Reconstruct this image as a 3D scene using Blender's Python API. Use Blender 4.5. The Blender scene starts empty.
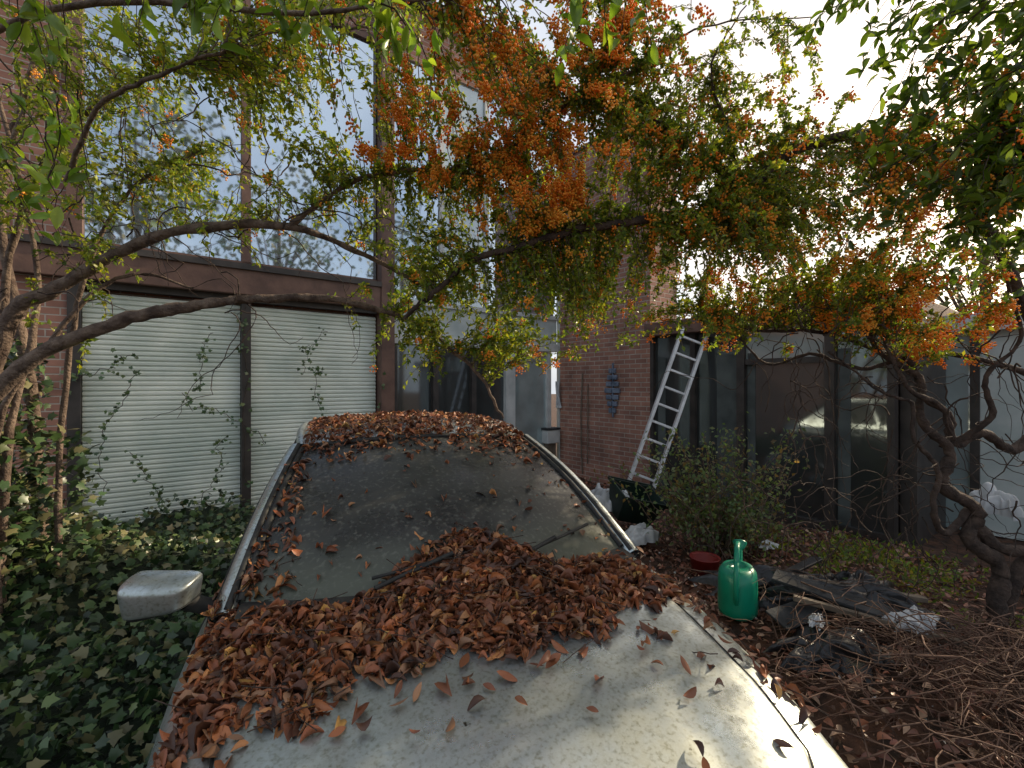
import bpy, math, numpy as np
from mathutils import Matrix, Vector
R = np.random.RandomState(7)
sc = bpy.context.scene
COL = sc.collection
# ------------------------------------------------------------------ helpers
def link(o, parent=None):
    COL.objects.link(o)
    if parent is not None: o.parent = parent
    return o
def empty(name, loc=(0,0,0), rz=0.0):
    o = bpy.data.objects.new(name, None); o.location = loc; o.rotation_euler = (0,0,rz)
    return link(o)
def tri_mesh(name, V, F, mat, cols=None, parent=None, smooth=False):
    V = np.asarray(V, dtype=np.float32); F = np.asarray(F, dtype=np.int32)
    me = bpy.data.meshes.new(name)
    k = F.shape[1]
    me.vertices.add(len(V)); me.vertices.foreach_set('co', V.ravel())
    me.loops.add(F.size); me.loops.foreach_set('vertex_index', F.ravel())
    me.polygons.add(len(F))
    me.polygons.foreach_set('loop_start', np.arange(0, F.size, k, dtype=np.int32))
    me.polygons.foreach_set('loop_total', np.full(len(F), k, dtype=np.int32))
    me.update(calc_edges=True)
    if smooth: me.polygons.foreach_set('use_smooth', np.ones(len(F), dtype=bool))
    if cols is not None:
        a = me.color_attributes.new('Col', 'FLOAT_COLOR', 'POINT')
        c4 = np.ones((len(V),4), dtype=np.float32); c4[:,:3] = cols
        a.data.foreach_set('color', c4.ravel())
    me.validate()
    me.materials.append(mat)
    return link(bpy.data.objects.new(name, me), parent)
def py_mesh(name, V, F, mat, parent=None, smooth=False, matrix=None):
    me = bpy.data.meshes.new(name); me.from_pydata([tuple(v) for v in V], [], F); me.update()
    if smooth:
        for p in me.polygons: p.use_smooth = True
    me.materials.append(mat)
    o = link(bpy.data.objects.new(name, me), parent)
    if matrix is not None: o.matrix_local = matrix
    return o
def box(name, a0,a1,b0,b1,c0,c1, mat, parent=None, bevel=0.0, matrix=None):
    V=[(x,y,z) for x in (a0,a1) for y in (b0,b1) for z in (c0,c1)]
    F=[(0,1,3,2),(4,6,7,5),(0,4,5,1),(2,3,7,6),(0,2,6,4),(1,5,7,3)]
    o = py_mesh(name, V, F, mat, parent, matrix=matrix)
    if bevel>0:
        m=o.modifiers.new('b','BEVEL'); m.width=bevel; m.segments=2
    return o
def grid_mesh(name, P, mat, parent=None, smooth=True):
    n,m,_ = P.shape
    idx = np.arange(n*m).reshape(n,m)
    F = np.stack([idx[:-1,:-1],idx[1:,:-1],idx[1:,1:],idx[:-1,1:]],-1).reshape(-1,4)
    return tri_mesh(name, P.reshape(-1,3), F, mat, parent=parent, smooth=smooth)
def catmull(P, n):
    P = np.asarray(P, float)
    Q = np.vstack([2*P[0]-P[1], P, 2*P[-1]-P[-2]])
    out=[]
    for i in range(len(P)-1):
        p0,p1,p2,p3 = Q[i],Q[i+1],Q[i+2],Q[i+3]
        for t in np.linspace(0,1,n,endpoint=False):
            out.append(0.5*((2*p1)+(-p0+p2)*t+(2*p0-5*p1+4*p2-p3)*t*t+(-p0+3*p1-3*p2+p3)*t**3))
    out.append(P[-1]); return np.array(out)
def cri(xs, ys, x):
    xs=np.asarray(xs,float); ys=np.asarray(ys,float); x=np.clip(np.asarray(x,float),xs[0],xs[-1])
    d=np.gradient(ys,xs); i=np.clip(np.searchsorted(xs,x,side='right')-1,0,len(xs)-2)
    h=xs[i+1]-xs[i]; t=(x-xs[i])/h
    return (2*t**3-3*t**2+1)*ys[i]+(t**3-2*t**2+t)*h*d[i]+(-2*t**3+3*t**2)*ys[i+1]+(t**3-t**2)*h*d[i+1]
def tubes(lst, sides):
    Vs=[];Fs=[];off=0
    ang=np.linspace(0,2*math.pi,sides,endpoint=False)
    for P,r in lst:
        P=np.asarray(P,float); r=np.broadcast_to(np.asarray(r,float),(len(P),))
        T=np.gradient(P,axis=0); T/= (np.linalg.norm(T,axis=1,keepdims=True)+1e-9)
        ref=np.array([0.13,0.31,0.94]) if abs(T[0][2])<0.85 else np.array([0.94,0.31,0.1])
        A=np.cross(T,ref); A/=(np.linalg.norm(A,axis=1,keepdims=True)+1e-9); B=np.cross(T,A)
        V=P[:,None,:]+r[:,None,None]*(np.cos(ang)[None,:,None]*A[:,None,:]+np.sin(ang)[None,:,None]*B[:,None,:])
        n=len(P); idx=np.arange(n*sides).reshape(n,sides)+off
        nx=np.roll(idx,-1,axis=1)
        Fs.append(np.stack([idx[:-1],nx[:-1],nx[1:],idx[1:]],-1).reshape(-1,4))
        Vs.append(V.reshape(-1,3)); off+=n*sides
    return np.vstack(Vs),np.vstack(Fs)
def unit(v): return v/(np.linalg.norm(v,axis=-1,keepdims=True)+1e-9)
def tmpl_big():
    xs=[0,.12,.3,.52,.75,.9,1.0]; ws=[.03,.26,.44,.5,.36,.18,.02]
    V=[];F=[]
    for x,w in zip(xs,ws):
        z=-.45*(x-.45)**2
        V+= [(x,-w,z+w*.35),(x,0,z),(x,w,z+w*.35)]
    for i in range(len(xs)-1):
        a=i*3
        for j in (0,1):
            F+=[(a+j,a+3+j,a+4+j),(a+j,a+4+j,a+1+j)]
    return np.array(V),np.array(F)
def tmpl_small():
    return np.array([(0,0,0),(.5,-.5,.1),(1,0,-.08),(.5,.5,.1),(.5,0,.0)]),np.array([(0,1,4),(4,1,2),(0,4,3),(4,2,3)])
def tmpl_ivy():
    o=[(0,0),(.05,-.38),(.28,-.34),(.42,-.55),(.58,-.24),(1,0),(.58,.24),(.42,.55),(.28,.34),(.05,.38)]
    V=[(.32,0,.0)]+[(x,y,-.12*(abs(y)*1.2+max(0,x-.4))) for x,y in o]
    F=[(0,i,i+1) for i in range(1,10)]+[(0,10,1)]
    return np.array(V),np.array(F)
TB,TS,TI=tmpl_big(),tmpl_small(),tmpl_ivy()
def leaves(name,pos,axis,nrm,L,W,T,cols,mat,parent=None,curl=1.0):
    tv,tf=T; N=len(pos); a=unit(axis); b=unit(np.cross(nrm,a)); n=np.cross(a,b)
    L=np.broadcast_to(L,(N,)); W=np.broadcast_to(W,(N,)); curl=np.broadcast_to(curl,(N,))
    V=(pos[:,None,:]+(L[:,None]*tv[None,:,0])[...,None]*a[:,None,:]+(W[:,None]*tv[None,:,1])[...,None]*b[:,None,:]
       +((L*curl)[:,None]*tv[None,:,2])[...,None]*n[:,None,:])
    F=(tf[None]+ (np.arange(N)*len(tv))[:,None,None]).reshape(-1,3)
    C=np.repeat(cols,len(tv),axis=0)
    return tri_mesh(name,V.reshape(-1,3),F,mat,cols=C,parent=parent,smooth=False)
def pick(pal,N,jit=.25):
    pal=np.array(pal); c=pal[R.randint(0,len(pal),N)]; return np.clip(c*(1+jit*(R.rand(N,1)*2-1)),0,1)
def randdir(N): return unit(R.randn(N,3))
def fnoise(x,y,s=1.0,ph=0):
    return (np.sin(x*2.1*s+ph+1.3*np.sin(y*1.7*s+ph))+np.sin(y*2.7*s+1.9*ph+1.1*np.sin(x*2.3*s))+.5*np.sin((x+y)*5.3*s+ph)+.5*np.sin((x-y)*6.1*s+2*ph))/3
# ------------------------------------------------------------------ materials
def newmat(name):
    m=bpy.data.materials.new(name); m.use_nodes=True; nt=m.node_tree
    return m,nt,nt.nodes['Principled BSDF']
def noise_mat(name,c1,c2,scale=5,rough=.7,metal=0,bump=0.0,bscale=40,lo=.35,hi=.65,spec=.5,detail=8,coat=0):
    m,nt,p=newmat(name); N=nt.nodes
    tc=N.new('ShaderNodeTexCoord'); nz=N.new('ShaderNodeTexNoise'); nz.inputs['Scale'].default_value=scale; nz.inputs['Detail'].default_value=detail
    cr=N.new('ShaderNodeValToRGB'); cr.color_ramp.elements[0].position=lo; cr.color_ramp.elements[1].position=hi
    cr.color_ramp.elements[0].color=(*c1,1); cr.color_ramp.elements[1].color=(*c2,1)
    nt.links.new(tc.outputs['Object'],nz.inputs['Vector']); nt.links.new(nz.outputs['Fac'],cr.inputs['Fac']); nt.links.new(cr.outputs['Color'],p.inputs['Base Color'])
    p.inputs['Roughness'].default_value=rough; p.inputs['Metallic'].default_value=metal; p.inputs['Specular IOR Level'].default_value=spec
    if bump>0:
        n2=N.new('ShaderNodeTexNoise'); n2.inputs['Scale'].default_value=bscale; n2.inputs['Detail'].default_value=6
        b=N.new('ShaderNodeBump'); b.inputs['Strength'].default_value=bump; b.inputs['Distance'].default_value=.02
        nt.links.new(tc.outputs['Object'],n2.inputs['Vector']); nt.links.new(n2.outputs['Fac'],b.inputs['Height']); nt.links.new(b.outputs['Normal'],p.inputs['Normal'])
    return m
def leaf_mat(name,trans=.35,rough=.5,tint=(1,1,1)):
    m,nt,p=newmat(name); N=nt.nodes
    at=N.new('ShaderNodeAttribute'); at.attribute_name='Col'
    p.inputs['Roughness'].default_value=rough
    nt.links.new(at.outputs['Color'],p.inputs['Base Color'])
    if trans>0:
        tr=N.new('ShaderNodeBsdfTranslucent'); mx=N.new('ShaderNodeMixShader'); mx.inputs[0].default_value=trans
        g=N.new('ShaderNodeMixRGB'); g.blend_type='MULTIPLY'; g.inputs[0].default_value=1; g.inputs[2].default_value=(*tint,1)
        nt.links.new(at.outputs['Color'],g.inputs[1]); nt.links.new(g.outputs[0],tr.inputs['Color'])
        nt.links.new(p.outputs[0],mx.inputs[1]); nt.links.new(tr.outputs[0],mx.inputs[2]); nt.links.new(mx.outputs[0],N['Material Output'].inputs['Surface'])
    return m
def brick_mat():
    m,nt,p=newmat('brick'); N=nt.nodes
    tc=N.new('ShaderNodeTexCoord'); sx=N.new('ShaderNodeSeparateXYZ'); ad=N.new('ShaderNodeMath'); ad.operation='ADD'; cx=N.new('ShaderNodeCombineXYZ')
    nt.links.new(tc.outputs['Object'],sx.inputs[0]); nt.links.new(sx.outputs['X'],ad.inputs[0]); nt.links.new(sx.outputs['Y'],ad.inputs[1])
    nt.links.new(ad.outputs[0],cx.inputs['X']); nt.links.new(sx.outputs['Z'],cx.inputs['Y'])
    b=N.new('ShaderNodeTexBrick'); b.inputs['Scale'].default_value=1; b.inputs['Brick Width'].default_value=.22; b.inputs['Row Height'].default_value=.075
    b.inputs['Mortar Size'].default_value=.007; b.inputs['Mortar Smooth'].default_value=.3; b.inputs['Bias'].default_value=-.1
    b.inputs['Color1'].default_value=(.38,.19,.135,1); b.inputs['Color2'].default_value=(.26,.13,.10,1); b.inputs['Mortar'].default_value=(.42,.37,.32,1)
    nt.links.new(cx.outputs[0],b.inputs['Vector'])
    nz=N.new('ShaderNodeTexNoise'); nz.inputs['Scale'].default_value=2.5; nz.inputs['Detail'].default_value=8
    nt.links.new(tc.outputs['Object'],nz.inputs['Vector'])
    mr=N.new('ShaderNodeMapRange'); mr.inputs[1].default_value=.3; mr.inputs[2].default_value=.7; mr.inputs[3].default_value=.65; mr.inputs[4].default_value=1.25
    nt.links.new(nz.outputs['Fac'],mr.inputs[0])
    mx=N.new('ShaderNodeMixRGB'); mx.blend_type='MULTIPLY'; mx.inputs[0].default_value=1
    nt.links.new(b.outputs['Color'],mx.inputs[1]); nt.links.new(mr.outputs[0],mx.inputs[2]); nt.links.new(mx.outputs[0],p.inputs['Base Color'])
    bp=N.new('ShaderNodeBump'); bp.inputs['Strength'].default_value=.6; bp.inputs['Distance'].default_value=.01; bp.invert=True
    nt.links.new(b.outputs['Fac'],bp.inputs['Height']); nt.links.new(bp.outputs[0],p.inputs['Normal']); p.inputs['Roughness'].default_value=.85
    return m
def glass_refl(name,base,fac=.5,rough=.04,gcol=(.85,.9,.95)):
    m,nt,p=newmat(name); N=nt.nodes
    tc=N.new('ShaderNodeTexCoord'); nz=N.new('ShaderNodeTexNoise'); nz.inputs['Scale'].default_value=1.6; nz.inputs['Detail'].default_value=5
    nt.links.new(tc.outputs['Object'],nz.inputs['Vector'])
    cr=N.new('ShaderNodeValToRGB'); cr.color_ramp.elements[0].position=.3; cr.color_ramp.elements[1].position=.7
    cr.color_ramp.elements[0].color=(*[c*.6 for c in base],1); cr.color_ramp.elements[1].color=(*[c*1.3 for c in base],1)
    nt.links.new(nz.outputs['Fac'],cr.inputs[0]); nt.links.new(cr.outputs[0],p.inputs['Base Color']); p.inputs['Roughness'].default_value=.6
    g=N.new('ShaderNodeBsdfGlossy'); g.inputs['Roughness'].default_value=rough; g.inputs['Color'].default_value=(*gcol,1)
    b=N.new('ShaderNodeBump'); b.inputs['Strength'].default_value=.04; nt.links.new(nz.outputs['Fac'],b.inputs['Height']); nt.links.new(b.outputs[0],g.inputs['Normal'])
    mx=N.new('ShaderNodeMixShader'); mx.inputs[0].default_value=fac
    nt.links.new(p.outputs[0],mx.inputs[1]); nt.links.new(g.outputs[0],mx.inputs[2]); nt.links.new(mx.outputs[0],N['Material Output'].inputs['Surface'])
    return m
M_brick=brick_mat()
M_brown=noise_mat('brown_paint',(.10,.055,.042),(.17,.095,.07),6,.6,bump=.1)
M_dframe=noise_mat('dark_frame',(.03,.026,.024),(.06,.05,.045),6,.5)
M_white=noise_mat('white_paint',(.45,.47,.46),(.65,.66,.64),4,.6)
M_blind=noise_mat('blind_slat',(.52,.59,.53),(.78,.82,.74),1.6,.45)
M_curtain=noise_mat('curtain',(.4,.46,.45),(.56,.6,.58),3,.8)
M_gl_up=glass_refl('glass_upper',(.09,.13,.15),.66,.03,(.78,.88,.98))
M_gl_lo=glass_refl('glass_lower',(.018,.022,.022),.13,.05,(.8,.9,.95))
M_gl_cur=glass_refl('glass_curtained',(.30,.38,.38),.25,.06)
M_bark=noise_mat('bark',(.07,.045,.035),(.22,.16,.12),14,.9,bump=.8,bscale=60)
M_barkd=noise_mat('bark_dark',(.03,.02,.016),(.09,.06,.045),14,.9,bump=.8,bscale=50)
M_soil=noise_mat('soil',(.03,.017,.01),(.12,.055,.03),9,.95,bump=1,bscale=30)
M_mulch=noise_mat('mulch',(.015,.008,.005),(.06,.025,.014),22,.95,bump=1,bscale=60)
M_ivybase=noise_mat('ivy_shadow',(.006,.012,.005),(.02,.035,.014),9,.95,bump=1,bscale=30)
M_leaf=leaf_mat('green_leaf',.5,.4,(1.6,1.5,.6))
M_leafdark=leaf_mat('laurel_leaf',.4,.3,(1.5,1.6,.5))
M_ivy=leaf_mat('ivy_leaf',0,.38)
M_dead=leaf_mat('dead_leaf',0,.5)
M_crown=leaf_mat('far_leaf',0,.6)
M_berry=leaf_mat('berry_skin',.25,.35,(1.1,1,.5))
M_alu=noise_mat('aluminium',(.6,.61,.62),(.78,.79,.8),8,.4,.4)
M_black=noise_mat('black_plastic',(.01,.01,.011),(.03,.03,.032),7,.32,bump=.5,bscale=18)
M_grey=noise_mat('grey_board',(.02,.022,.024),(.06,.062,.065),7,.8,bump=.2,spec=.2)
M_can=noise_mat('green_plastic',(.0,.19,.11),(.005,.27,.16),4,.35)
M_dgreen=noise_mat('dark_green_plastic',(.003,.014,.010),(.006,.025,.018),4,.5)
M_red=noise_mat('red_plastic',(.16,.008,.008),(.24,.02,.015),5,.5)
M_wplastic=noise_mat('white_plastic',(.42,.44,.46),(.65,.67,.68),5,.4,bump=.4,bscale=12)
M_blue=noise_mat('blue_metal',(.08,.11,.16),(.2,.24,.32),8,.5)
M_wood=noise_mat('old_wood',(.09,.07,.05),(.19,.15,.11),7,.8)
def paint_mat():
    m,nt,p=newmat('silver_paint'); N=nt.nodes
    tc=N.new('ShaderNodeTexCoord')
    n1=N.new('ShaderNodeTexNoise'); n1.inputs['Scale'].default_value=4; n1.inputs['Detail'].default_value=12; n1.inputs['Roughness'].default_value=.75
    n2=N.new('ShaderNodeTexNoise'); n2.inputs['Scale'].default_value=90; n2.inputs['Detail'].default_value=8
    n3=N.new('ShaderNodeTexNoise'); n3.inputs['Scale'].default_value=30; n3.inputs['Detail'].default_value=3
    for n in (n1,n2,n3): nt.links.new(tc.outputs['Object'],n.inputs['Vector'])
    r1=N.new('ShaderNodeValToRGB'); r1.color_ramp.elements[0].position=.38; r1.color_ramp.elements[1].position=.64
    r1.color_ramp.elements[0].color=(.60,.67,.69,1); r1.color_ramp.elements[1].color=(.36,.385,.35,1)
    r2=N.new('ShaderNodeValToRGB'); r2.color_ramp.elements[0].position=.28; r2.color_ramp.elements[1].position=.5
    r2.color_ramp.elements[0].color=(.62,.6,.52,1); r2.color_ramp.elements[1].color=(1,1,1,1)
    r3=N.new('ShaderNodeValToRGB'); r3.color_ramp.elements[0].position=.23; r3.color_ramp.elements[1].position=.28
    r3.color_ramp.elements[0].color=(.15,.13,.10,1); r3.color_ramp.elements[1].color=(1,1,1,1)
    mx=N.new('ShaderNodeMixRGB'); mx.blend_type='MULTIPLY'; mx.inputs[0].default_value=1
    my=N.new('ShaderNodeMixRGB'); my.blend_type='MULTIPLY'; my.inputs[0].default_value=1
    nt.links.new(n1.outputs['Fac'],r1.inputs[0]); nt.links.new(n2.outputs['Fac'],r2.inputs[0]); nt.links.new(n3.outputs['Fac'],r3.inputs[0])
    nt.links.new(r1.outputs[0],mx.inputs[1]); nt.links.new(r2.outputs[0],mx.inputs[2]); nt.links.new(mx.outputs[0],my.inputs[1]); nt.links.new(r3.outputs[0],my.inputs[2]); nt.links.new(my.outputs[0],p.inputs['Base Color'])
    mr=N.new('ShaderNodeMapRange'); mr.inputs[1].default_value=.35; mr.inputs[2].default_value=.65; mr.inputs[3].default_value=.22; mr.inputs[4].default_value=.48
    nt.links.new(n1.outputs['Fac'],mr.inputs[0]); nt.links.new(mr.outputs[0],p.inputs['Roughness'])
    p.inputs['Metallic'].default_value=.8
    return m
def ws_mat():
    m,nt,p=newmat('dusty_windscreen'); N=nt.nodes
    tc=N.new('ShaderNodeTexCoord')
    n1=N.new('ShaderNodeTexNoise'); n1.inputs['Scale'].default_value=2.2; n1.inputs['Detail'].default_value=12; n1.inputs['Roughness'].default_value=.7
    n2=N.new('ShaderNodeTexNoise'); n2.inputs['Scale'].default_value=60; n2.inputs['Detail'].default_value=6
    for n in (n1,n2): nt.links.new(tc.outputs['Object'],n.inputs['Vector'])
    r1=N.new('ShaderNodeValToRGB'); r1.color_ramp.elements[0].position=.35; r1.color_ramp.elements[1].position=.75
    r1.color_ramp.elements[0].color=(.028,.028,.028,1); r1.color_ramp.elements[1].color=(.075,.077,.07,1)
    r2=N.new('ShaderNodeValToRGB'); r2.color_ramp.elements[0].position=.54; r2.color_ramp.elements[1].position=.68
    r2.color_ramp.elements[0].color=(0,0,0,1); r2.color_ramp.elements[1].color=(.06,.06,.05,1)
    mx=N.new('ShaderNodeMixRGB'); mx.blend_type='ADD'; mx.inputs[0].default_value=1
    sx=N.new('ShaderNodeSeparateXYZ'); nt.links.new(tc.outputs['Object'],sx.inputs[0])
    mz=N.new('ShaderNodeMapRange'); mz.inputs[1].default_value=1.10; mz.inputs[2].default_value=.98; mz.inputs[3].default_value=0; mz.inputs[4].default_value=.5
    nt.links.new(sx.outputs['Z'],mz.inputs[0])
    al=N.new('ShaderNodeMixRGB'); al.inputs[2].default_value=(.14,.155,.11,1)
    nt.links.new(n1.outputs['Fac'],r1.inputs[0]); nt.links.new(n2.outputs['Fac'],r2.inputs[0])
    nt.links.new(r1.outputs[0],mx.inputs[1]); nt.links.new(r2.outputs[0],mx.inputs[2]); nt.links.new(mx.outputs[0],al.inputs[1]); nt.links.new(mz.outputs[0],al.inputs[0]); nt.links.new(al.outputs[0],p.inputs['Base Color'])
    mr=N.new('ShaderNodeMapRange'); mr.inputs[1].default_value=.4; mr.inputs[2].default_value=.65; mr.inputs[3].default_value=.22; mr.inputs[4].default_value=.55
    nt.links.new(n1.outputs['Fac'],mr.inputs[0]); nt.links.new(mr.outputs[0],p.inputs['Roughness']); p.inputs['Specular IOR Level'].default_value=.4
    return m
M_paint=paint_mat(); M_ws=ws_mat()
M_rub=noise_mat('rubber',(.012,.012,.012),(.035,.034,.03),20,.7)
M_sideglass=noise_mat('side_glass',(.015,.018,.018),(.05,.055,.045),4,.15)
M_lamp=noise_mat('lamp_glass',(.5,.5,.48),(.7,.7,.68),6,.1)
M_wheel=noise_mat('wheel_alloy',(.3,.3,.3),(.42,.42,.42),6,.4,.6)
# ------------------------------------------------------------------ parked car
KX=1.075
BX,BY,ANG=-.20,1.86,math.radians(21)
car=empty('parked_car',(BX,BY,0),ANG); car.scale=(KX,1,1)
ca,sa=math.cos(ANG),math.sin(ANG)
def car2w(P):
    P=np.asarray(P,float); o=P.copy(); o[...,0]=BX+P[...,0]*KX*ca-P[...,1]*sa; o[...,1]=BY+P[...,0]*KX*sa+P[...,1]*ca; return o
def w2car(x,y):
    dx,dy=x-BX,y-BY; return (dx*ca+dy*sa)/KX,-dx*sa+dy*ca
ZT=([-1.22,-1.18,-1.1,-.9,-.6,-.3,-.05,.3,1,2.3,2.75,2.92,3.0],[.60,.68,.735,.80,.865,.912,.94,.95,.95,.96,.95,.86,.6])
WW=([-1.22,-1.18,-1.1,-.9,-.6,-.3,0,1,2,2.6,2.92,3.0],[.55,.65,.72,.79,.835,.86,.87,.875,.87,.84,.76,.66])
def section(y):
    zt=cri(*ZT,y); w=cri(*WW,y); s=w/.87
    z5=zt-.24*min(1,(zt-.2)/.74)
    pts=[(0,zt),(.35*s,zt-.008),(.62*s,zt-.03),(.745*s,zt-.05),(.82*s,zt-.085),(.86*s,zt-.15),(.875*s,z5),(.88*s,z5*.7+.06),(.875*s,z5*.45+.11),(.855*s,z5*.2+.16),(.80*s,.2)]
    return np.array(pts)
ys=np.concatenate([np.linspace(-1.22,-1.0,10),np.linspace(-.96,0,18),np.linspace(.1,2.5,20),np.linspace(2.6,3.0,12)])
G=[]
for y in ys:
    h=catmull(section(y),3)
    row=np.vstack([np.c_[-h[::-1,0],np.full(len(h),y),h[::-1,1]],np.c_[h[1:,0],np.full(len(h)-1,y),h[1:,1]]])
    G.append(row)
G=np.array(G)
n,m,_=G.shape; idx=np.arange(n*m).reshape(n,m)
F=[tuple(int(v) for v in q) for q in np.stack([idx[:-1,:-1],idx[:-1,1:],idx[1:,1:],idx[1:,:-1]],-1).reshape(-1,4)]
F.append(tuple(int(v) for v in idx[0][::-1])); F.append(tuple(int(v) for v in idx[-1]))
for i in range(n-1): F.append((int(idx[i,0]),int(idx[i+1,0]),int(idx[i+1,-1]),int(idx[i,-1])))
body=py_mesh('body_tmp',G.reshape(-1,3),F,M_paint,smooth=True)
cut=[]
for yy in (-.45,2.15):
    for sx in (-1,1):
        bpy.ops.mesh.primitive_cylinder_add(vertices=40,radius=.355,depth=.5,location=(sx*.87,yy,.32),rotation=(0,math.pi/2,0))
        c=bpy.context.object; cut.append(c)
        mod=body.modifiers.new('bo','BOOLEAN'); mod.object=c; mod.operation='DIFFERENCE'; mod.solver='FAST'
dg=bpy.context.evaluated_depsgraph_get(); dg.update()
me=bpy.data.meshes.new_from_object(body.evaluated_get(dg))
me.materials.clear(); me.materials.append(M_paint)
for c in cut: bpy.data.objects.remove(c,do_unlink=True)
bpy.data.objects.remove(body,do_unlink=True)
body=link(bpy.data.objects.new('body',me),car)
def lathe(name,prof,mat,parent,loc,seg=32,axis='x'):
    V=[];F=[]
    for r,h in prof:
        for k in range(seg):
            a=2*math.pi*k/seg
            V.append((h,r*math.cos(a),r*math.sin(a)) if axis=='x' else (r*math.cos(a),r*math.sin(a),h))
    for i in range(len(prof)-1):
        for k in range(seg):
            k2=(k+1)%seg; F.append((i*seg+k,i*seg+k2,(i+1)*seg+k2,(i+1)*seg+k))
    o=py_mesh(name,V,F,mat,parent,smooth=True); o.location=loc; return o
for i,(yy,sx) in enumerate([(-.45,-1),(-.45,1),(2.15,-1),(2.15,1)]):
    lathe('tyre_%d'%(i+1),[(.2,-.09),(.29,-.1),(.31,-.08),(.315,0),(.31,.08),(.29,.1),(.2,.09),(.2,-.09)],M_rub,car,(sx*.76,yy,.315))
    lathe('wheel_%d'%(i+1),[(.001,sx*.05),(.06,sx*.06),(.07,sx*.03),(.17,sx*.05),(.2,sx*.085),(.205,sx*.05),(.2,-sx*.05)],M_wheel,car,(sx*.76,yy,.315))
    box('wheel_well_%d'%(i+1),sx*.55,sx*.6,yy-.4,yy+.4,.25,.72,M_rub,car)
def ztop(x,y):
    zt=cri(*ZT,y); s=cri(*WW,y)/.87; ax=np.abs(x)/s
    return zt-np.interp(ax,[0,.35,.62,.745,.82,.86],[0,.008,.03,.05,.085,.15])
uu=np.linspace(-1,1,81); vv=np.linspace(0,1,40)
P=np.zeros((len(vv),len(uu),3))
for i,v in enumerate(vv):
    y=-1.12+v*(1.0); 
    hw=np.interp(y,[-1.12,-1.0,-.8,-.12],[.52,.62,.665,.715])
    x=uu*hw; yy=y+.05*uu**2*(1-v)+.06*(uu**2)*v
    z=ztop(x,yy)+.010
    cr_=np.abs(x)-(.40+.08*v)
    z+= .012/(1+np.exp(-cr_*60))-.006
    edge=(np.abs(uu)>.985); z=np.where(edge,z-.012,z)
    P[i,:,0]=x;P[i,:,1]=yy;P[i,:,2]=z-(.014 if i in(0,len(vv)-1) else 0)
grid_mesh('hood',P,M_paint,car)
for sx in (-1,1):
    pts=[]
    for y in np.linspace(-1.1,-.1,20):
        hw=np.interp(y,[-1.12,-1.0,-.8,-.12],[.52,.62,.665,.715])+.006
        yy=y+.05*(1-(y+1.12))+.06*(y+1.12); pts.append((sx*hw,yy,float(ztop(np.array(hw),yy))+.0005))
    V,F=tubes([(pts,.0045)],6); tri_mesh('hood_seam_%s'%('r' if sx>0 else 'l'),V,F,M_rub,parent=car)
def wsP(s,r):
    xb=.72*s; yb=-.10+.15*s*s; zb=.955-.012*s*s
    xt=.575*s; yt=.82+.08*s*s; zt=1.405-.04*s*s
    b=.045*np.sin(np.pi*r)
    return np.stack([xb+(xt-xb)*r, yb+(yt-yb)*r-b*.45, zb+(zt-zb)*r+b*.9],-1)
S,Rr=np.meshgrid(np.linspace(-1,1,41),np.linspace(0,1,30))
grid_mesh('windscreen',wsP(S,Rr),M_ws,car)
edge=np.vstack([wsP(np.full(20,-1.0),np.linspace(0,1,20)),wsP(np.linspace(-1,1,30)[1:],np.ones(29)),wsP(np.ones(19),np.linspace(1,0,20)[1:])])
V,F=tubes([(edge+np.array([0,-.004,.004]),.013)],8); tri_mesh('windscreen_seal',V,F,M_rub,parent=car,smooth=True)
def roofz(x,y): return cri([.8,1.1,1.5,1.9,2.2],[1.405,1.447,1.462,1.445,1.39],y)-.04*(x/.575)**2
def roofw(y): return cri([.8,1.2,1.9,2.2],[.575,.595,.58,.55],y)
Y=np.linspace(0,1,30); P=np.zeros((30,31,3)); ss=np.linspace(-1,1,31)
for i,v in enumerate(Y):
    y=.835+v*1.36+.08*ss**2*(1-2*v); w=roofw(.835+v*1.36)*1.03; x=ss*w
    z=roofz(x,.835+v*1.36)+.004; z=np.where(np.abs(ss)>.97,z-.02,z); P[i]=np.c_[x,y,z]
grid_mesh('roof',P,M_paint,car)
P=np.zeros((12,21,3)); ss=np.linspace(-1,1,21)
for i,r in enumerate(np.linspace(0,1,12)):
    P[i]=np.c_[ss*(.56+.1*r),2.19+.5*r-.1*ss**2,1.385-.4*r-.03*ss**2+.03*math.sin(math.pi*r)]
grid_mesh('rear_window',P,M_sideglass,car)
def sideP(sx,u,v):
    yb=.04+u*2.62; yt=.90+u*1.24
    zt=roofz(.59,.84+u*1.3)-.012; 
    xb=.795; xt=.598
    x=xb+(xt-xb)*v+.02*np.sin(np.pi*v); y=yb+(yt-yb)*v; z=.90+(zt-.90)*v
    return np.stack([sx*x,y,z],-1)
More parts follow.
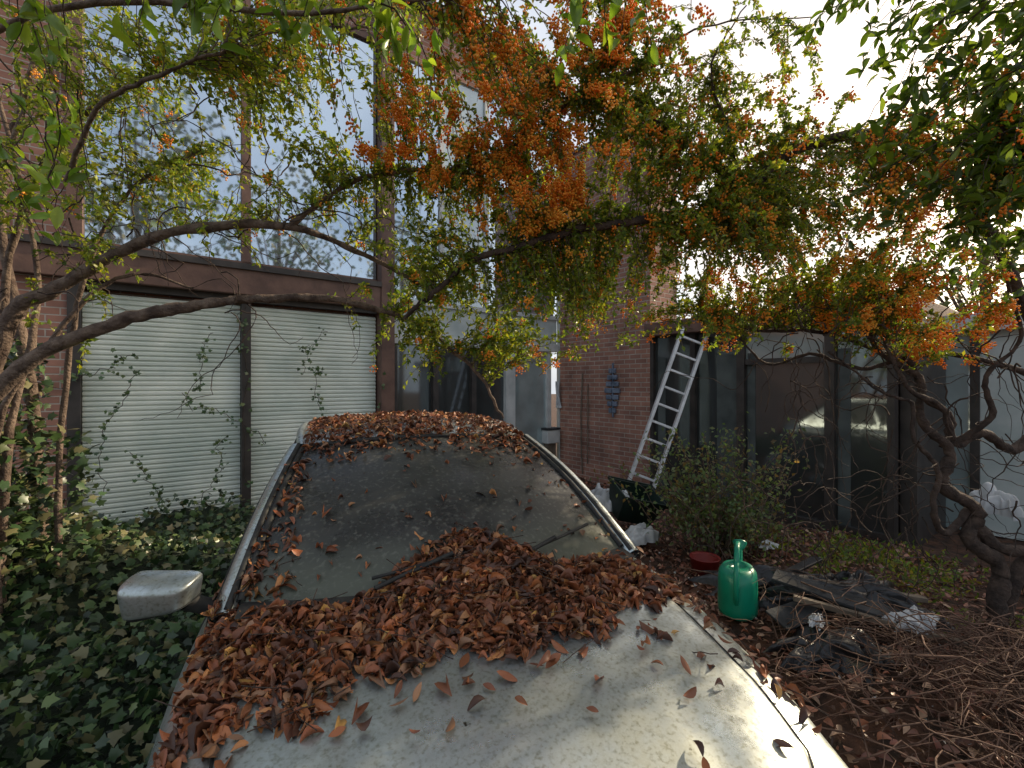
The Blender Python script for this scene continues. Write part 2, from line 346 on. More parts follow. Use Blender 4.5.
for sx in (-1,1):
    t='r' if sx>0 else 'l'
    U,Vv=np.meshgrid(np.linspace(0,1,30),np.linspace(0,1,12)); grid_mesh('cabin_side_'+t,sideP(sx,U,Vv),M_paint,car)
    for k,(u0,u1) in enumerate([(.14,.5),(.53,.86)]):
        U,Vv=np.meshgrid(np.linspace(u0,u1,12),np.linspace(.16,.9,8)); Q=sideP(sx,U,Vv)+np.array([sx*.006,0,.003]); grid_mesh('side_window_%s%d'%(t,k),Q,M_sideglass,car)
        ring=np.vstack([Q[0],Q[1:,-1],Q[-1,::-1][1:],Q[::-1,0][1:]]); V,F=tubes([(ring,.008)],6); tri_mesh('window_trim_%s%d'%(t,k),V,F,M_rub,parent=car)
    ap=wsP(np.full(16,1.035*1.0),np.linspace(-.04,1.02,16)); ap[:,0]=(ap[:,0]+.015)*sx; ap[:,2]-=.014
    V,F=tubes([(ap,.035)],12); tri_mesh('a_pillar_'+t,V,F,M_paint,parent=car,smooth=True)
    ap2=ap.copy(); ap2[:,0]+=sx*.03; ap2[:,2]-=.012; ap2[:,1]+=.01
    V,F=tubes([(ap2,.016)],8); tri_mesh('pillar_gutter_'+t,V,F,M_rub,parent=car,smooth=True)
    ap3=ap.copy(); ap3[:,0]-=sx*.012; ap3[:,2]+=.026; ap3[:,1]-=.008
    V,F=tubes([(ap3,.012)],8); tri_mesh('pillar_trim_'+t,V,F,M_rub,parent=car,smooth=True)
    rr=np.array([(sx*(roofw(y)*1.0+.008),y+.06,roofz(.575,y)-.006) for y in np.linspace(.84,2.15,20)])
    V,F=tubes([(rr,.022)],10); tri_mesh('roof_rail_'+t,V,F,M_paint,parent=car,smooth=True)
    pts=[(sx*.884,y,.70) for y in np.linspace(.95,1.15,6)]; V,F=tubes([(pts,.012)],6); tri_mesh('door_handle_'+t,V,F,M_paint,parent=car)
    for k,yy in enumerate((.25,1.25,2.0)):
        sec=catmull(section(yy),4); pts=[(sx*(a+.001),yy,b) for a,b in sec if b<.86]; V,F=tubes([(pts,.004)],5); tri_mesh('door_gap_%s%d'%(t,k),V,F,M_rub,parent=car)
    if sx<0:
        def shell(name,mat,zlo,zhi,loc,grow=0):
            bpy.ops.mesh.primitive_uv_sphere_add(segments=64,ring_count=40,radius=1); o=bpy.context.object; o.name=name; o.data.name=o.name
            for v in o.data.vertices:
                x,y,z=v.co
                se=lambda q,e: math.copysign(abs(q)**e,q)
                X_,Y_,Z_=se(x,.34),se(y,.7),se(z,.34)
                if Y_>.4: Y_=.4+(Y_-.4)*.1
                tp=.82+.18*(-X_)
                Zs=Z_*.078*tp*(1-.12*max(0,-Y_))
                Zs=min(max(Zs,zlo),zhi)
                v.co=(X_*(.098+grow)+.010*Z_*X_,Y_*(.080+grow),Zs+.010*X_)
            for p in o.data.polygons: p.use_smooth=True
            o.data.materials.append(mat); o.parent=car; o.location=loc; o.rotation_euler=(.10,0,-.30)
        shell('mirror_housing',M_paint,-.040,.2,(-.935,.08,1.0)); shell('mirror_skirt',M_rub,-.2,-.030,(-.935,.08,1.0),-.004)
        g=box('mirror_glass',-.08,.08,-.003,.003,-.05,.05,M_sideglass,car,.003); g.location=(-.925,.118,1.0); g.rotation_euler=(.10,0,-.30)
        V,F=tubes([([(sx*.80,.13,.90),(sx*.84,.12,.925),(sx*.88,.10,.955)],[.035,.028,.03])],8); tri_mesh('mirror_arm_'+t,V,F,M_rub,parent=car,smooth=True)
    bpy.ops.mesh.primitive_uv_sphere_add(segments=24,ring_count=12,radius=1); o=bpy.context.object; o.name='headlight_'+t; o.scale=(.17,.08,.075); o.location=(sx*.52,-1.13,.6); o.rotation_euler=(0,0,sx*.45)
    o.data.materials.append(M_lamp); o.parent=car
    for p in o.data.polygons:p.use_smooth=True
    bpy.ops.mesh.primitive_uv_sphere_add(segments=24,ring_count=12,radius=1); o=bpy.context.object; o.name='tail_light_'+t; o.scale=(.14,.06,.09); o.location=(sx*.6,2.93,.75); o.data.materials.append(M_red); o.parent=car
    s0=(-.45 if sx<0 else .15)
    pts=np.array([wsP(s0+.68*k,.04+.10*k)+np.array([0,-.02,.028]) for k in np.linspace(0,1,8)])
    w0=np.array([s0*.7,-.10,.985])
    V,F=tubes([(pts,.007),([w0,pts[4]+np.array([0,-.01,.014])],.009)],6); tri_mesh('wiper_'+t,V,F,M_rub,parent=car)
P=np.zeros((4,21,3)); ss=np.linspace(-1,1,21)
for i,r in enumerate(np.linspace(0,1,4)):
    yb=-.10+.15*ss**2; yy=(-.13+.06*ss**2)*(1-r)+yb*r; P[i]=np.c_[ss*.72,yy,.95-.01*ss**2+.004*r]
grid_mesh('cowl_panel',P,M_rub,car)
box('grille',-.32,.32,-1.245,-1.21,.42,.56,M_black,car,.01)
box('front_bumper_strip',-.52,.52,-1.24,-1.20,.26,.36,M_black,car,.015)
box('number_plate',-.26,.26,-1.255,-1.246,.38,.41+.08,M_white,car)
# ------------------------------------------------------------------ leaves on the car
def carz(x,y):
    x=np.asarray(x,float); y=np.asarray(y,float)
    z=ztop(x,np.minimum(y,-.02))+.01
    s=np.clip(x/.66,-1,1); yb=-.10+.15*s*s; yt=.82+.08*s*s
    r=(y-yb)/(yt-yb); s2=np.clip(x/(.72-.145*np.clip(r,0,1)),-1,1)
    w=wsP(s2,np.clip(r,0,1))[...,2]
    z=np.where(r>0,w,z)
    z=np.where(r>=1,roofz(x,np.clip(y,.8,2.2))+.008,z)
    side=np.abs(x)>np.interp(y,[-.1,.05,.9,2.2],[.9,.74,.61,.6])
    z=np.where(side&(y>0),.93,z)
    return z
def pileh(x,y):
    yc=-.16+.05*np.cos(x*2.2)
    front=-.49-.035*np.sin(x*9)-.03*np.sin(x*23+1)+.15*np.clip(x,0,1)**1.3-.05*np.clip(-x-.2,0,1)
    back=-.03+.10*np.exp(-((x-.12)/.22)**2)+.06*np.sin(x*8+2)+.10*np.clip(-x-.42,0,1)+.05*np.clip(x-.3,0,1)
    u=np.where(y<yc,(y-front)/(yc-front+1e-6),(back-y)/(back-yc+1e-6))
    h=np.clip(u,0,1)**.7
    amp=.048+.02*np.sin(x*6+.5)+.016*np.sin(x*17+y*11)+.03*np.exp(-((x-.12)/.2)**2)
    amp*=np.clip((.74-np.abs(x))/.1,0.25,1)
    return h*amp, u>0
DEAD=[(.26,.09,.035),(.33,.115,.04),(.19,.068,.03),(.11,.045,.025),(.37,.16,.055),(.28,.085,.03),(.27,.14,.075),(.07,.03,.018),(.17,.06,.028),(.21,.072,.035)]
fl=empty('fallen_leaves')
xx=np.linspace(-.80,.76,90); yy=np.linspace(-.78,.4,80); X,Yg=np.meshgrid(xx,yy)
H,_=pileh(X,Yg); Z=carz(X,Yg)+H-.022+.01*fnoise(X,Yg,9)
Z=np.where(H>.02,Z,carz(X,Yg)-.04)
grid_mesh('pile_core',car2w(np.dstack([X,Yg,Z])),M_mulch,fl)
pp=[]
x=R.uniform(-.80,.74,18000); y=R.uniform(-.78,.4,18000); h,ins=pileh(x,y); k=ins&(R.rand(18000)<.3+.6*np.clip(h/.04,0,1))
pp.append(np.c_[x[k],y[k],(carz(x[k],y[k])+h[k]*R.rand(k.sum())**.25+.004)])
def scat(n,x0,x1,y0,y1,f=lambda x,y:1.0):
    x=R.uniform(x0,x1,n);y=R.uniform(y0,y1,n);k=R.rand(n)<f(x,y)
    pp.append(np.c_[x[k],y[k],carz(x[k],y[k])+.006+.02*R.rand(k.sum())*(R.rand(k.sum())<.5)])
scat(16,-.6,.6,-1.05,-.6)
scat(260,-.7,.6,-.72,-.45,lambda x,y:(y+.72)*2.2)
scat(520,-.62,.62,.0,.85,lambda x,y:np.interp(y,[0,.2,.5,.66,.85],[.7,.2,.16,.5,1]))
scat(520,-.57,.57,.62,.9,lambda x,y:np.interp(y,[.62,.85],[.15,1]))
scat(2600,-.57,.57,.84,2.1)
scat(420,-.80,-.66,-.55,.7)
scat(330,-.78,-.56,-.1,.7)
scat(60,.68,.80,-.9,-.1); scat(70,.6,.8,.0,.7)
pp=np.vstack(pp); N=len(pp); roofm=pp[:,1]>.3
hh,_=pileh(pp[:,0],pp[:,1]); tl=np.where(hh>.015,.95,.35)[:,None]
nr=unit(np.c_[R.randn(N,1)*tl,R.randn(N,1)*tl-.15,np.ones(N)]); ax=randdir(N); ax[:,2]*=.25; ax=ax-nr*(ax*nr).sum(1,keepdims=True)
L=.026+.044*R.rand(N)**1.3; L[roofm]*=.8; W=L*R.uniform(.28,.6,N)
c=pick(DEAD,N,.45); gold=R.rand(N)<.03; c[gold]=(.50,.28,.08)
wp=car2w(pp); leaves('leaves_on_car',wp-unit(ax)*(L*.5)[:,None],ax,nr,L,W,TB,c,M_dead,fl,R.uniform(-2,3.2,N))
TL=[]
for i in range(220):
    q=pp[R.randint(0,N)]
    if q[1]>.2: continue
    a=R.rand()*6.28; l=R.uniform(.03,.12); t=np.linspace(-1,1,5)[:,None]; d_=np.array([math.cos(a),math.sin(a),R.normal(0,.2)])
    TL.append((car2w(q+np.array([0,0,.015])+d_*l*t+R.randn(5,3)*.004),.0016))
V,F=tubes(TL,4); tri_mesh('twiglets',V,F,M_barkd,parent=fl)
# ------------------------------------------------------------------ ground
def gh(x,y):
    x=np.asarray(x,float);y=np.asarray(y,float)
    g=.04*fnoise(x,y,1.1)+.02*fnoise(x,y,3,1)
    g=g+.17*np.exp(-(((x-1.6)/.8)**2+((y-2.9)/.7)**2))+.3*np.exp(-(((x-2.3)/.8)**2+((y-2.0)/.7)**2))+.12*np.exp(-(((x-2.6)/1.2)**2+((y-4)/1.0)**2))
    far=np.clip((np.hypot(x,y-3)-9)/6,0,1); return g*(1-far)
gx=np.concatenate([[-80,-40,-20,-12],np.linspace(-8,8,161),[12,20,40,80]]); gy=np.concatenate([[-80,-40,-20,-10,-5],np.linspace(-2,11,131),[15,25,45,80]])
X,Yg=np.meshgrid(gx,gy); grid_mesh('ground',np.dstack([X,Yg,gh(X,Yg)]),M_soil)
N=27000; x=R.uniform(-.2,6.2,N); y=R.uniform(.8,9,N)
cx,cy=w2car(x,y); k=~((np.abs(cx)<.9)&(cy>-1.2)&(cy<3.0)); d=np.hypot(x,y); k&=R.rand(N)<np.clip(4.2/d,.3,1)
k&=((x-.91)*(-.8)+(y-8.9)*(-.6))>.05
x=x[k];y=y[k];N=len(x)
nr=unit(np.c_[R.randn(N)*.6,R.randn(N)*.6,np.ones(N)]); ax=randdir(N); ax[:,2]*=.3; L=R.uniform(.03,.07,N)
leaves('leaf_litter',np.c_[x,y,gh(x,y)+.01+.05*R.rand(N)],ax,nr,L,L*R.uniform(.4,.6,N),TB,pick([(.26,.11,.065),(.31,.13,.075),(.18,.08,.05),(.10,.045,.03),(.40,.25,.16),(.22,.085,.055)],N,.4),M_dead,None,R.uniform(-1,2,N))
# ------------------------------------------------------------------ building
bld=empty('brick_building')
def frame(o,d,nn): return Matrix(((d[0],nn[0],0,o[0]),(d[1],nn[1],0,o[1]),(0,0,1,0),(0,0,0,1)))
ML=frame((-4.5,4.84),(.8,.6),(-.6,.8))
MR=frame((.91,8.9),(.6,-.8),(.8,.6))
def bl(name,s0,s1,o0,o1,z0,z1,mat,bev=0): return box(name,s0,s1,o0,o1,z0,z1,mat,bld,bev,ML)
def br(name,s0,s1,o0,o1,z0,z1,mat,bev=0): return box(name,s0,s1,o0,o1,z0,z1,mat,bld,bev,MR)
bl('wall_core',-6,6.7,.2,.5,-.2,7.4,M_brick)
bl('wall_brick_end',-6,-.06,0,.2,-.2,2.78,M_brick); bl('wall_brick_end_upper',-6,-.06,0,.2,3.14,7.4,M_brick)
bl('beam',-6,3.22,-.10,.2,2.78,3.14,M_brown,.01)
bl('beam_drip',-6,3.22,-.13,-.102,3.08,3.15,M_dframe)
bl('plinth',-.06,6.7,.0,.2,-.2,.14,M_dframe)
def blinds(name,s0,s1,z0,z1,M):
    pitch=.055; n=int((z1-z0)/pitch); V=[];F=[]
    for i in range(n):
        z=z0+i*pitch
        for (dz,do) in ((0,.000),(.012,-.012),(.035,-.012),(.052,.006)):
            V+=[(s0,.07+do,z+dz),(s1,.07+do,z+dz)]
    for i in range(n*4-1): a=i*2; F.append((a,a+1,a+3,a+2))
    return py_mesh(name,V,F,M_blind,bld,matrix=M)
blinds('blind_1',.05,1.49,.14,2.70,ML); blinds('blind_2',1.60,3.2,.14,2.70,ML)
bl('frame_v1',-.06,.045,-.02,.1,.14,2.78,M_dframe); bl('frame_v2',1.495,1.595,-.03,.1,.14,2.78,M_dframe)
bl('frame_top',.05,3.2,.0,.1,2.71,2.78,M_dframe)
bl('column',3.22,3.42,-.12,.2,-.2,7.4,M_brown,.01)
bl('column_left_upper',-.06,.06,-.06,.2,3.14,7.4,M_brown)
for i,(a,b) in enumerate([(.06,1.5),(1.6,3.2)]):
    bl('upper_window_%d'%i,a,b,.05,.1,3.2,6.6,M_gl_up)
bl('upper_mull',1.5,1.6,-.0,.12,3.14,6.7,M_brown); bl('upper_sill',.06,3.2,.0,.12,3.14,3.2,M_brown); bl('upper_head',.06,3.2,.0,.12,6.6,6.7,M_brown); bl('upper_brick',.06,3.2,.02,.2,6.7,7.4,M_brick)
bl('bay_glass_dark',3.45,5.5,.08,.12,.14,2.3,M_gl_lo)
bl('bay_door',5.7,6.45,.06,.1,.05,2.2,M_gl_cur); 
for s in (3.42,4.1,4.8,5.5,6.45): bl('bay_mull_%d'%int(s*10),s,s+.09 if s!=5.5 else 5.7,.0,.12,.14,2.3,M_dframe if s<5 else M_white)
bl('bay_rail',3.42,6.7,-.02,.12,2.3,2.44,M_white); bl('bay_panel',3.42,6.7,.03,.12,2.44,2.9,M_curtain)
for i,s in enumerate((3.45,4.3,5.15,6.0)):
    bl('bay_upper_glass_%d'%i,s,min(s+.78,6.65),.06,.1,2.9,6.6,M_gl_cur if i==1 else M_gl_up); bl('bay_upper_mull_%d'%i,s+.78,s+.85,.02,.12,2.9,6.6,M_white)
bl('bay_upper_sill',3.42,6.7,-.01,.12,2.9,2.97,M_white); bl('bay_top',3.42,6.7,.02,.2,6.6,7.4,M_brick)
bl('coping',-6,6.9,-.16,.55,7.4,7.52,M_dframe)
br('tower_wall',-.0,2.04,0,.7,-.2,5.9,M_brick); br('tower_coping',-.1,2.06,-.03,.72,5.9,5.96,M_dframe)
br('tower_corner_trim',-.06,.0,-.03,.2,0,5.2,M_curtain)
br('wing_core',2.04,5.06,.25,3.6,-.1,2.42,M_dframe)
br('wing_base',2.04,5.06,0,.25,-.1,.12,M_dframe)
br('wing_glass_1',2.1,2.72,.06,.1,.12,2.42,M_gl_lo); br('wing_glass_2',2.8,3.4,.06,.1,.12,2.42,M_gl_lo)
br('wing_glass_3',3.5,4.42,.06,.1,.12,1.95,M_gl_lo); br('wing_glass_3b',3.5,4.42,.06,.1,2.02,2.42,M_gl_cur); br('wing_glass_4',4.52,5.0,.06,.1,.12,2.42,M_gl_lo)
for i,(a,b) in enumerate([(2.04,2.1),(2.72,2.8),(3.4,3.5),(4.42,4.52),(5.0,5.06)]): br('wing_mull_%d'%i,a,b,.0,.14,.12,2.42,M_dframe)
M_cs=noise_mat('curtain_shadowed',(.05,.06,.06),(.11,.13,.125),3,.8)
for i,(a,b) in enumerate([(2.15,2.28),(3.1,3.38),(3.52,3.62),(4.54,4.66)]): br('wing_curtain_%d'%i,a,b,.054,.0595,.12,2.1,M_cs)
br('wing_transom',3.5,4.42,.02,.12,1.95,2.02,M_dframe)
br('wing_fascia',2.04,5.2,-.15,3.7,2.42,2.62,M_brown,.01)
br('wing2_wall',5.06,9,1.5,1.8,-.1,2.3,M_brick)
x0=5.06
for i,(w,mt,o) in enumerate([(.35,M_gl_cur,.0),(.08,M_dframe,-.04),(.5,M_curtain,.0),(.1,M_dframe,-.04),(.35,M_brick,-.08),(.1,M_alu,-.04),(.9,M_gl_cur,.0),(.1,M_dframe,-.04),(1.2,M_curtain,0)]):
    br('wing2_panel_%d'%i,x0,x0+w,1.42+o,1.5,0,2.3,mt); x0+=w
br('wing2_fascia',5.2,9,1.3,3.7,2.3,2.5,M_white)
br('wing2_return',5.061,5.2,.2,1.4,-.1,2.4,M_dframe)
# ------------------------------------------------------------------ wall ornaments
wo=empty('wall_lattice')
for r_ in range(7):
    w=.17-.03*abs(r_-3)
    for k_ in (-1,1): box('slat_%d%d'%(r_,k_),1.32+(k_*.5-.5)*w,1.32+(k_*.5+.5)*w-.02,-.05,-.01,1.22+r_*.11,1.30+r_*.11,M_blue,wo,.008,MR)
box('spine',1.30,1.325,-.03,-.003,1.15,2.05,M_blue,wo,0,MR)
hs=empty('hanging_hose')
V,F=tubes([([(.62,-.03,1.9),(.60,-.05,1.2),(.61,-.05,.5),(.63,-.04,.1)],.012),([(.75,-.03,1.7),(.77,-.05,1.1),(.76,-.05,.3)],.01)],6); o=tri_mesh('hose',V,F,M_wood,parent=hs); o.matrix_local=MR
P=np.zeros((12,8,3))
for i in range(12):
    for j in range(8):
        P[i,j]=(.02+.14*(j/7-.5)*(1-.3*math.sin(i/11*3)),-.07+.03*math.sin(j*2.1+i*.3),1.25+.5*i/11)
o=grid_mesh('hanging_cloth',P,M_wplastic); o.matrix_local=MR
bx=empty('meter_box'); box('case',-.25,.1,-.4,-.1,.6,.85,M_white,bx,.02,MR); box('lid',-.27,.12,-.42,-.09,.853,.89,M_grey,bx,.01,MR); box('stand',-.2,.05,-.35,-.15,0,.598,M_wood,bx,0,MR)
# ------------------------------------------------------------------ ladder
lad=empty('ladder')
b0=np.array([1.60,6.25,.02]); t0=np.array([2.53,6.52,2.42]); Sv=np.array([.93,0,-.36])*.36
dirv=(t0-b0)/np.linalg.norm(t0-b0)
Z=Vector(dirv); Xv=Vector(Sv).normalized(); Yv=Z.cross(Xv).normalized(); Xv=Yv.cross(Z)
MM=Matrix(((Xv[0],Yv[0],Z[0],b0[0]),(Xv[1],Yv[1],Z[1],b0[1]),(Xv[2],Yv[2],Z[2],b0[2]),(0,0,0,1)))
LL=float(np.linalg.norm(t0-b0))
box('rail_1',-.19,-.15,-.035,.035,0,LL,M_alu,lad,.004,MM); box('rail_2',.15,.19,-.035,.035,0,LL,M_alu,lad,.004,MM)
k=0;z=.2
while z<LL-.05: box('rung_%d'%k,-.149,.149,-.02,.02,z,z+.032,M_alu,lad,.004,MM); z+=.25; k+=1
# ------------------------------------------------------------------ watering can
wc=empty('watering_can',(1.44,3.0,float(gh(1.44,3.0))+.03),math.radians(62))
prof=[(.001,0),(.118,0),(.128,.012),(.13,.05),(.128,.2),(.122,.255),(.10,.285),(.06,.295),(.055,.28),(.001,.27)]
o=lathe('tank',prof,M_can,wc,(0,0,0),28,'z'); o.scale=(1.2,.9,1)
V,F=tubes([(catmull([(-.10,0,.27),(-.11,0,.36),(-.05,0,.42),(.05,0,.41),(.10,0,.33),(.11,0,.27)],6),.018),(catmull([(-.11,0,.35),(-.17,0,.30),(-.18,0,.18),(-.14,0,.10)],6),.016)],10); tri_mesh('handle',V,F,M_can,parent=wc,smooth=True)
V,F=tubes([([(.12,0,.06),(.18,0,.13),(.26,0,.24),(.31,0,.30)],[.035,.026,.02,.018])],12); tri_mesh('spout',V,F,M_can,parent=wc,smooth=True)
o=lathe('rose',[(.018,-.03),(.045,.02),(.045,.03),(.001,.035)],M_can,wc,(.325,0,.315),20,'z'); o.rotation_euler=(0,.7,0)
# ------------------------------------------------------------------ tub, pot, junk
tub=empty('garden_tub',(1.28,5.2,.24),.3); tub.rotation_euler=(.35,.25,.3)
def tubv(w0,d0,w1,d1,h,t):
    V=[];
    for (w,d,z) in ((w0,d0,0),(w1,d1,h),(w1-t,d1-t,h),(w0-t,d0-t,t)):
        V+=[(-w,-d,z),(w,-d,z),(w,d,z),(-w,d,z)]
    F=[(3,2,1,0),(12,13,14,15)]
    for i in range(3):
        for j in range(4): F.append((i*4+j,i*4+(j+1)%4,(i+1)*4+(j+1)%4,(i+1)*4+j))
    return V,F
V,F=tubv(.2,.14,.27,.2,.32,.015); o=py_mesh('shell',V,F,M_dgreen,tub); mb=o.modifiers.new('b','BEVEL'); mb.width=.01; mb.segments=2
for i,(a,b_,c_,d_) in enumerate([(-.29,.29,-.22,-.203),(-.29,.29,.203,.22),(-.29,-.273,-.2,.2),(.273,.29,-.2,.2)]): box('rim_%d'%i,a,b_,c_,d_,.29,.33,M_dgreen,tub,.004)
rp=empty('red_bucket',(1.66,4.05,float(gh(1.66,4.05))-.06),0)
lathe('pail',[(.001,0),(.09,0),(.12,.2),(.128,.205),(.125,.215),(.11,.2),(.085,.02),(.001,.02)],M_red,rp,(0,0,0),28,'z')
V,F=tubes([([(.125*math.cos(a),.03,.2+.1*math.sin(a)) for a in np.linspace(0,math.pi,12)],.003)],6); tri_mesh('bail',V,F,M_dframe,parent=rp)
def crumple(name,cx,cy,cz,w,d,h,mat,n=26,seed=1,rz=0.,rag=.12):
    rs=np.random.RandomState(seed); u=np.linspace(-1,1,n); U,V_=np.meshgrid(u,u)
    Z=np.zeros_like(U)
    for k in range(12):
        a=rs.rand()*6.28; f=rs.uniform(1.5,9); Z+=np.abs(np.sin((U*math.cos(a)+V_*math.sin(a))*f+rs.rand()*6))*rs.uniform(.2,1)/f*2
    Z=Z/Z.max()*(1-(np.maximum(abs(U),abs(V_)))**4*.8)
    X=U*w*(1+rag*np.sin(V_*5+seed)+rag*.6*np.sin(V_*13+seed)); Y_=V_*d*(1+rag*np.sin(U*6+seed)+rag*.8*np.sin(U*11+seed))+.25*d*np.sin(U*2+seed)
    X=X+rs.randn(n,n)*w/n*.5; Y_=Y_+rs.randn(n,n)*d/n*.5
    c_,s_=math.cos(rz),math.sin(rz)
    P=np.dstack([cx+X*c_-Y_*s_,cy+X*s_+Y_*c_,cz+Z*h]); return grid_mesh(name,P,mat,None,False)
crumple('white_sack',1.10,5.3,.25,.24,.16,.34,M_wplastic,30,3)
crumple('white_sack',1.28,4.75,.10,.2,.12,.2,M_wplastic,30,5,.5)
crumple('black_plastic_sheet',2.0,3.35,.16,.5,.2,.24,M_black,30,8,-.4,.25)
crumple('black_plastic_sheet',1.75,2.5,.2,.26,.16,.2,M_black,30,9,.2,.3)
crumple('black_plastic_sheet',2.1,2.95,.24,.36,.13,.24,M_black,30,19,-.5,.3)
crumple('black_plastic_sheet',2.5,3.5,.12,.3,.12,.2,M_black,26,29,.4,.3)
crumple('plastic_bag',2.22,2.62,.34,.12,.07,.12,M_wplastic,24,11,.3,.3)
crumple('plastic_bag',1.72,2.66,.34,.06,.03,.07,M_wplastic,18,12,.8,.3)
crumple('plastic_bag',3.45,3.35,.75,.12,.12,.24,M_wplastic,34,13,.3,.25)
crumple('plastic_bag',2.35,4.3,.2,.08,.05,.08,M_wplastic,18,14,.2,.3)
jb=empty('discarded_boards')
def board(nm,c_,size,rot,mat):
    o=box(nm,-size[0]/2,size[0]/2,-size[1]/2,size[1]/2,-size[2]/2,size[2]/2,mat,jb,.004); o.location=c_; o.rotation_euler=rot
board('panel_1',(1.95,2.85,.42),(.65,.14,.02),(.15,.12,-.7),M_grey); board('panel_2',(2.05,2.65,.37),(.8,.05,.03),(-.1,.1,-.5),M_wood)
board('panel_3',(1.68,2.78,.34),(.3,.16,.015),(.25,-.12,.3),M_grey); board('panel_4',(2.3,3.0,.38),(.6,.04,.03),(.05,.1,-.2),M_wood)
board('panel_5',(2.15,3.6,.27),(.7,.07,.02),(.1,-.1,.5),M_black)
V=[];F=[]
for i in range(420):
    x_,y_=R.uniform(1.0,3.6),R.uniform(1.7,5.2); uc,vc=w2car(x_,y_)
    if abs(uc)<.95 and vc<3: continue
    s_=R.uniform(.006,.022); c_=np.array([x_,y_,float(gh(x_,y_))+.04]); Q=c_+unit(R.randn(4,3))*s_*np.array([1,1,.6]); b=len(V); V+=list(Q); F+=[(b,b+1,b+2),(b,b+2,b+3),(b,b+3,b+1),(b+1,b+3,b+2)]
py_mesh('rubble',V,F,noise_mat('rubble_stone',(.2,.19,.17),(.55,.53,.5),9,.9))
